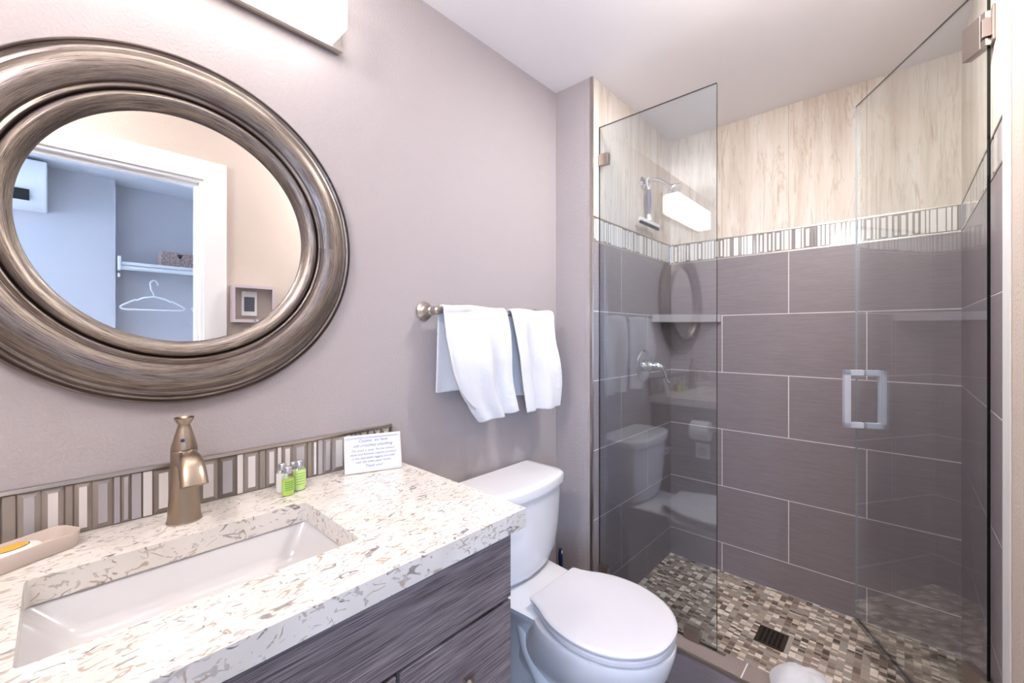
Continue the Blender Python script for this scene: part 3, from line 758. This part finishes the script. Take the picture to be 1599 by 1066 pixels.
# ================================================================ SHOWER GLASS
PG = 1.651; GZ0, GZ1 = .1185, 2.210
gp = thing('glass_panel', 'fixed clear glass shower panel clipped beside the stub wall', 'glass panel', (.45, PG, GZ0))
def pane(mb, a, b):
    """a slab whose two large faces are glass (0) and whose rims are green edge (1)"""
    x0, y0, z0 = a; x1, y1, z1 = b
    mb.box(a, b, 0)
    for f in mb.bm.faces:
        n_ = f.normal if f.normal.length else None
    return mb
def slab_glass(x0, x1, y0, y1, z0, z1, normal='y'):
    mb = MB(); mb.box((x0, y0, z0), (x1, y1, z1), 0); mb.bm.normal_update()
    for f in mb.bm.faces:
        ax = {'y': abs(f.normal.y), 'x': abs(f.normal.x)}[normal]
        f.material_index = 0 if ax > .9 else 1
    return mb
slab_glass(XS+.0015, .693, PG-.005, PG+.005, GZ0, GZ1).build('pane', [M['pane'], M['glass_edge']], gp)
def clip(x0, x1, z0, z1, par):
    MB().box((x0, PG-.012, z0), (x1, PG+.012, z1), 0, .0012).build('clip', M['bronze_clip'], par)
clip(XS+.0014, .245, 2.035, 2.085, gp); clip(XS+.0014, .245, .205, .255, gp); clip(.575, .634, .1162, .160, gp)
MB().box((.634, PG-.009, .1155), (.722, PG+.004, .1180), 0).build('threshold_strip', M['nickel'], gp)

# door: hinged at the right wall, swung inwards
hx, hy, ex, ey = XR-.006, 1.651, 1.059, 2.205
ang_d = math.atan2(ey-hy, ex-hx); DW = .634
dr = thing('shower_door', 'frameless glass shower door standing open into the shower', 'door', (hx, hy, .117), rotz=0)
Md = Matrix.Translation((hx, hy, 0)) @ Matrix.Rotation(ang_d, 4, 'Z')     # local x runs from hinge to free edge, y = normal
mb = slab_glass(.006, DW, -.0038, .0038, .1285, GZ1)
for f in mb.bm.faces:
    if f.normal.x > .9: f.material_index = 2  # free edge: its edge-lit highlight is put in as a pale colour
mb.xf(Md).build('pane', [M['doorpane'], M['glass_edge'], mat('lit_glass_edge', srgb(205, 215, 222), .2, .6)], dr)
MB().box((.006, -.007, .117), (DW, -.0048, .136), 0).box((.006, .0048, .117), (DW, .007, .136), 0).box((.006, -.007, .1165), (DW, .007, .128), 0).xf(Md).build('bottom_seal', pane_mat('seal_plastic', (.8, .8, .8, 1), .08), dr)
for zc in (2.083, .33):
    mb = MB().box((.018, -.0105, zc-.045), (.078, .0105, zc+.045), 0, .0012)
    hg = mb.xf(Md).build('hinge', M['bronze_clip'], dr)
    MB().box((.0, -.0105, zc-.045), (.018, .0105, zc-.026), 0, .001).box((.0, -.0105, zc+.026), (.018, .0105, zc+.045), 0, .001).xf(Md).build('knuckle', M['nickel'], hg)
    MB().box((.002, -.014, zc-.024), (.026, -.0106, zc+.024), 0, .001).box((.026, -.0115, zc-.012), (.034, -.0105, zc+.012), 0).xf(Md).build('cover', M['nickel'], hg)
    MB().box((XR-.0058, hy-.028, zc-.045), (XR-.0003, hy+.028, zc+.045), 0, .0015).box((XR-.022, hy-.008, zc-.024), (XR-.006, hy+.008, zc+.024), 0, .001).build('wall_plate', M['bronze_clip'], hg)
# D-shaped square pulls on both sides
for s in (-1, 1):
    mb = MB(); t_ = .0105; hxp = .578; out = .070*s
    z0, z1 = .925, 1.132
    for zc in (z0, z1):
        a, b = sorted((s*.0050, out)); mb.box((hxp-t_, a, zc-t_), (hxp+t_, b, zc+t_), 0, .0012)
    a, b = sorted((out-s*2*t_, out)); mb.box((hxp-t_, a, z0-t_), (hxp+t_, b, z1+t_), 0, .0012)
    mb.xf(Md).build('handle', M['satin'], dr)

# shower fittings
sh = thing('shower_fitting', 'chrome shower head on a bent arm high on the shower side wall', 'shower head', (XS, 2.075, 2.075))
mb = MB(); mb.lathe([(.0, .0006), (.030, .0006), (.030, .006), (.022, .013), (.012, .018), (0, .0185)], (XS, 2.075, 2.075), 'x', 30, cap0=False, cap1=False)
mb.build('flange', M['chrome'], sh, True)
MB().tube([(XS+.019, 2.075, 2.075), (XS+.05, 2.076, 2.078), (XS+.08, 2.078, 2.074), (XS+.105, 2.080, 2.060), (XS+.13, 2.082, 2.038)], .0095).build('arm', M['chrome'], sh, True)
hd = MB().lathe([(.011, 0), (.013, .012), (.018, .022), (.042, .045), (.048, .052), (.046, .058), (0, .059)], (0, 0, 0), 'z', 36, cap1=False)
hd.xf(Matrix.Translation((XS+.131, 2.082, 2.037)) @ Matrix.Rotation(math.radians(140), 4, 'Y')).build('head', M['chrome'], sh, True)
sq = thing('squeegee', 'grey-handled squeegee hanging from the shower arm', 'squeegee', (XS+.036, 2.076, 1.87))
sxq = XS+.036
hb = MB().tube([(sxq, 2.076, 2.030), (sxq, 2.076, 2.0), (sxq, 2.076, 1.95), (sxq, 2.076, 1.905)], [.009, .013, .0125, .009], 14)
hb.build('handle', mat('grey_rubber_grip', srgb(128, 128, 146), .5), sq, True)
mb = MB().tube([(sxq+.0125*math.sin(t), 2.076, 2.060+.0225*math.cos(t)) if False else (sxq, 2.076+.0190*math.sin(t), 2.0665+.0235*math.cos(t)) for t in [PI*(1+.0)+2*PI*k/20 for k in range(21)]], .0035, 10)
mb.tube([(sxq, 2.076, 2.043), (sxq, 2.076, 2.029)], .006)
mb.build('hanging_loop', M['white'], sq, True)
MB().tube([(sxq, 2.076, 1.9045), (sxq+.002, 2.076, 1.885), (sxq+.006, 2.076, 1.868)], [.007, .010, .012], 12).box((sxq-.004, 1.965, 1.850), (sxq+.014, 2.187, 1.868), 0, .004).build('squeegee_head', M['white'], sq, True)
MB().box((sxq+.003, 1.965, 1.838), (sxq+.007, 2.187, 1.8498), 0).build('blade', M['rubber_and_gap'], sq)

vv = thing('shower_valve', 'chrome shower valve with lever handle on the dark tiled side wall', 'valve', (XS, 2.09, 1.118))
MB().lathe([(0, .0006), (.083, .0006), (.084, .005), (.078, .011), (.060, .0145), (.030, .016)], (XS, 2.09, 1.118), 'x', 44, cap0=False).build('escutcheon', M['chrome'], vv, True)
MB().lathe([(.026, .0162), (.026, .030), (.030, .032), (.030, .040), (.024, .046), (.020, .055)], (XS, 2.09, 1.118), 'x', 32).build('stem', M['nickel'], vv, True)
MB().tube([(XS+.045, 2.09, 1.118), (XS+.075, 2.095, 1.122), (XS+.098, 2.104, 1.112), (XS+.108, 2.114, 1.085), (XS+.112, 2.12, 1.052), (XS+.122, 2.125, 1.035)], [.021, .021, .015, .010, .008, .009], 18).build('handle', M['chrome'], vv, True)

cs_ = MB().prism([(XS+.001, Y2-.001), (XS+.001, 2.188), (XS+.012, 2.184), (.470, 2.436), (.475, Y2-.001)], 1.350, 1.391, bev=.002)
tag(cs_.build('corner_shelf', mat('pale_stone_shelf', srgb(176, 170, 172), .3)), 'pale stone corner shelf across the dark tiled shower corner', 'shelf')

# drain
dg = thing('floor_drain', 'square dark metal drain grate in the mosaic shower floor', 'drain', (.7885, 2.05, 0))
x0, y0, x1, y1 = DR; brz = mat('dark_bronze', srgb(84, 74, 64), .45, .7)
MB().box((x0, y0, -.004), (x1, y0+.009, .0015)).box((x0, y1-.009, -.004), (x1, y1, .0015)).box((x0, y0+.009, -.004), (x0+.009, y1-.009, .0015)).box((x1-.009, y0+.009, -.004), (x1, y1-.009, .0015)).build('rim', brz, dg)
mb = MB().box((x0+.0095, y0+.0095, -.0035), (x1-.0095, y1-.0095, -.0006), 1)  # near-black sheet under the slats stands in for shade in the holes
for i in range(10):
    a = y0+.0095+i*(y1-y0-.019-.003)/9; mb.box((x0+.0095, a, -.0005), (x1-.0095, a+.003, .0010), 0)
for i in range(6):
    a = x0+.0095+i*(x1-x0-.019-.005)/5; mb.box((a, y0+.0095, -.0005), (a+.005, y1-.0095, .0013), 0)
mb.build('grate', [brz, M['rubber_and_gap']], dg)

# white cloth draped over the curb
def cloth(u, v):
    # rumpled bundle lying over the curb: a closed dome whose rim rests on the curb top and on both floors
    a = 2*PI*u; r = v
    cx_, cy_ = .965, 1.635
    rx, ry = .105*(1+.10*math.sin(3*a+.6)), .085*(1+.08*math.sin(2*a))
    x = cx_ + rx*r*math.cos(a); y = cy_ + ry*r*math.sin(a)
    z = .122 + .075*max(0, 1-r**2.2)**.8 + .007*math.sin(5*a+r*5)*r*(1-r)*2 + .012*math.exp(-((a-3.6)/.5)**2)*(1-r)*r*4
    if y > 1.672 and r > .6: z -= .05*(r-.6)/.4
    if y < 1.560 and r > .6: z -= .09*(r-.6)/.4
    return (x, y, z)
o = towel('towel', 'x', cloth, 30, 40, .008); del o['group']
tag(o, 'crumpled white towel lying over the shower curb beside the drain', 'towel')

# toilet paper and night light plate on the cabinet side
tp = thing('toilet_roll_holder', 'nickel toilet roll holder on the vanity side, reflected in the shower glass', 'toilet roll holder', (.33, .688, .735))
MB().lathe([(0, 0), (.022, 0), (.022, .006), (.008, .010), (.008, .07), (0, .072)], (.40, .6875, .735), 'y', 24, cap0=False, cap1=False).tube([(.40, .752, .735), (.275, .752, .735)], .007).build('arm', M['nickel'], tp, True)
rl = MB().lathe([(.020, 0), (.054, 0), (.055, .002), (.055, .098), (.054, .1), (.020, .1), (.020, 0)], (.285, .752, .735-.0125), 'x', 40, cap0=False, cap1=False).build('toilet_roll', mat('tissue_paper', srgb(240, 240, 240), .9, bump=.2, bscale=400), None, True)
tag(rl, 'white toilet roll on the holder at the vanity side, reflected in the glass', 'toilet roll')
pt = thing('wall_plate', 'white square plate with round knob on the vanity side under the toilet roll', 'plate', (.325, .688, .59))
MB().box((.285, .6875, .545), (.365, .6945, .635), 0, .002).build('plate', M['white'], pt)
MB().lathe([(.026, 0), (.026, .014), (.022, .018), (0, .018)], (.325, .6948, .59), 'y', 30, cap1=False).build('dial', mat('grey_white_dial', srgb(205, 205, 210), .4), pt, True)

# ================================================================ THINGS SEEN IN THE MIRROR
th_ = thing('thermostat', 'white thermostat with dark screen inside a clear cover beside the doorway', 'thermostat', (XR, .682, 1.445))
MB().box((XR-.022, .646, 1.380), (XR-.001, .717, 1.508), 0, .003).build('case', M['white'], th_)
MB().box((XR-.0235, .657, 1.403), (XR-.0222, .705, 1.478), 0).build('screen', M['screen'], th_)
cv = thing('thermostat_cover', 'clear plastic lockable guard box around the white thermostat', 'cover', (XR, .69, 1.45))
mb = MB(); a, b = (XR-.060, .598, 1.345), (XR-.0008, .792, 1.535); t_ = .0035
mb.box((a[0], a[1], a[2]), (a[0]+t_, b[1], b[2]), 0)
pl = M['frost'] = mat('milky_plastic', srgb(196, 184, 190), .25)
mb.build('lid', M['plexi'], cv)
mb = MB()
rm = .014
for p, q in (((a[0]+.004, a[1], a[2]), (b[0], a[1]+.004, b[2])), ((a[0]+.004, b[1]-.004, a[2]), (b[0], b[1], b[2])), ((a[0]+.004, a[1]+.004, a[2]), (b[0], b[1]-.004, a[2]+.004)), ((a[0]+.004, a[1]+.004, b[2]-.004), (b[0], b[1]-.004, b[2]))):
    mb.box(p, q)
mb.build('side_walls', M['frost'], cv)
mb = MB(); f0, f1 = a[0]-.0022, a[0]-.0002
mb.box((f0, a[1], a[2]), (f1, b[1], a[2]+rm)).box((f0, a[1], b[2]-rm), (f1, b[1], b[2])).box((f0, a[1], a[2]+rm), (f1, a[1]+rm*.7, b[2]-rm)).box((f0, b[1]-rm, a[2]+rm), (f1, b[1], b[2]-rm))
mb.build('rim', M['frost'], cv)
MB().lathe([(.006, 0), (.008, -.004), (.008, -.014), (0, -.015)], (a[0]-.0024, .70, 1.357), 'x', 20, cap1=False).build('lock', M['chrome'], cv, True)

ac = thing('air_conditioner', 'white wall-mounted split air conditioner high in the bedroom, seen in the mirror', 'air conditioner', (BX, -.45, 2.1))
AY0, AY1 = -.86, -.045
pf = [(BX-.001, 2.09), (BX-.001, 2.385), (BX-.165, 2.385), (BX-.19, 2.375), (BX-.205, 2.34), (BX-.210, 2.22), (BX-.195, 2.165), (BX-.15, 2.115), (BX-.09, 2.092)]
mb = MB(); mb.prism(pf, AY0, AY1, axis='y', bev=.01); mb.build('housing', M['white'], ac, True)
mb = MB(); mb.loft([[(BX-.2035, y_, 2.185), (BX-.192, y_, 2.150), (BX-.170, y_, 2.125), (BX-.172, y_, 2.122), (BX-.197, y_, 2.149), (BX-.2085, y_, 2.184)] for y_ in (AY0+.04, AY1-.075)]); mb.build('air_slot', M['black'], ac)
MB().box((BX-.2125, AY1-.048, 2.13), (BX-.1, AY1-.0465, 2.36)).build('seam', M['frost'], ac) if False else None

shx = BX+.14
ws = thing('closet_shelf', 'white wall shelf with bracket in the bedroom alcove, seen in the mirror', 'shelf', (shx, .7, 1.80))
MB().box((shx-.30, .305, 1.775), (shx-.001, 1.25, 1.797), 0, .002).build('shelf_board', M['white'], ws)
MB().tube([(shx-.285, .30, 1.757), (shx-.285, 1.25, 1.757)], .016).build('front_rail', M['white'], ws, True)
MB().box((shx-.31, .2875, 1.735), (shx-.26, .303, 1.835), 0, .004).box((shx-.30, .2875, 1.690), (shx-.27, .299, 1.715), 0, .003).build('bracket', M['white'], ws)
bxm = mat('speckled_brown_box', srgb(156, 134, 126), .8); n = N(bxm)
n.color(n.ramp(n.noise(n.coords(), 90, 3, .7), [(.35, srgb(96, 76, 70)), (.5, srgb(160, 138, 130)), (.68, srgb(206, 190, 184))]))
bx_ = thing('storage_box', 'speckled brown storage box on the white alcove shelf', 'box', (shx-.17, .66, 1.7975))
MB().box((shx-.27, .525, 1.7978), (shx-.06, .90, 1.905), 0, .006).build('body', bxm, bx_)
MB().box((shx-.278, .620, 1.878), (shx-.2705, .650, 1.888), 0, .002).lathe([(.006, 0), (.008, -.006), (0, -.008)], (shx-.271, .635, 1.868), 'x', 16, cap1=False).build('clasp', M['black'], bx_)
def hanger_mesh(cy_, cz_, x):
    mb = MB(); hw = .183
    pts = [(-hw, -.075), (-hw+.012, -.062), (-.12, -.030), (-.105, -.022), (-.095, -.026), (-.06, -.006), (0, .008), (.06, -.006), (.095, -.026), (.105, -.022), (.12, -.030), (hw-.012, -.062), (hw, -.075), (hw-.012, -.088), (hw-.04, -.091), (-hw+.04, -.091), (-hw+.012, -.088), (-hw, -.075)]
    mb.tube([(x, cy_+a, cz_+b) for a, b in pts], .0068, 10)
    return mb
for i, (cy_, lab) in enumerate(((.482, 'white plastic hanger in full view below the alcove shelf'), (.888, 'white plastic hanger mostly hidden by the door casing below the shelf'))):
    xx = shx-.285; cz_ = 1.553
    hn = thing('clothes_hanger', lab, 'hanger', (xx, cy_, cz_), 'white plastic hangers under the alcove shelf')
    hanger_mesh(cy_, cz_, xx).build('frame', M['white'], hn, True)
    pts = [(xx, cy_, cz_+.014), (xx, cy_-.004, cz_+.035), (xx, cy_-.018, cz_+.062)] + [(xx, cy_-.0+.022*math.cos(t), cz_+.098+.030*math.sin(t)) for t in [math.radians(a) for a in (215, 180, 140, 100, 60, 20, -10)]]
    MB().tube(pts, .0048, 10).build('hook', M['white'], hn, True)
hk = tag(MB().tube([(shx-.285, .500, 1.7405), (shx-.285, .500, 1.70), (shx-.285, .500, 1.6755)], .004, 10).tube([(shx-.285, .935, 1.7405), (shx-.285, .935, 1.70), (shx-.285, .935, 1.6755)], .004, 10).build('hanger_drop', M['nickel']), 'x') if False else None

# bedroom window frame (source of the cool daylight)
wd_ = MB(); wd_.box((1.6005, -2.47, .6505), (1.65, -2.41, 2.0495)).box((2.85, -2.47, .6505), (2.8995, -2.41, 2.0495)).box((1.65, -2.47, .6505), (2.85, -2.41, .70)).box((1.65, -2.47, 2.0), (2.85, -2.41, 2.0495)).box((2.23, -2.47, .70), (2.27, -2.41, 2.0))
struct(wd_, 'window_1', M['trimwhite'])
wd_ = MB(); wd_.box((BX+.03, -2.2195, .7205), (BX+.08, -2.17, 2.0795)).box((BX+.03, -1.03, .7205), (BX+.08, -.9805, 2.0795)).box((BX+.03, -2.17, .7205), (BX+.08, -1.03, .77)).box((BX+.03, -2.17, 2.03), (BX+.08, -1.03, 2.0795)).box((BX+.03, -1.62, .77), (BX+.08, -1.58, 2.03))
struct(wd_, 'window_added', M['trimwhite'])  # invented window, added to carry the cool fill light
dl = thing('fill_light', 'round ceiling ring of an added, unseen fill lamp in front of the shower', 'ceiling light', (.86, 1.44, H))
MB().lathe([(.10, -.0006), (.125, -.0006), (.123, -.005), (.105, -.005), (.10, -.0006)], (.86, 1.44, H), 'z', 40, cap0=False, cap1=False).build('trim_ring', M['trimwhite'], dl, True)
# two glowing globes added under the ceiling as fill, out of view
for k, (gx, gy, gr, ge) in enumerate(FILL_GLOBES):
    gl = thing('fill_globe', ('larger frosted globe added as unseen fill near the vanity', 'smaller frosted globe added as unseen fill in front of the shower')[k], 'ceiling light', (gx, gy, H), 'added frosted fill globes')
    MB().lathe([(.07, -.0006), (.07, -.02), (.035, -.035), (.03, -.05), (0, -.05)], (gx, gy, H), 'z', 32, cap0=False, cap1=False).build('canopy', M['nickel'], gl, True)
    MB().lathe([(gr*math.sin(PI*q/16) + .0005, -.052 - gr + gr*math.cos(PI*q/16)) for q in range(17)], (gx, gy, H), 'z', 40).build('globe', mat('globe_glow', srgb(255, 250, 240), .4, emit=FILL_COL, estr=ge), gl, True)
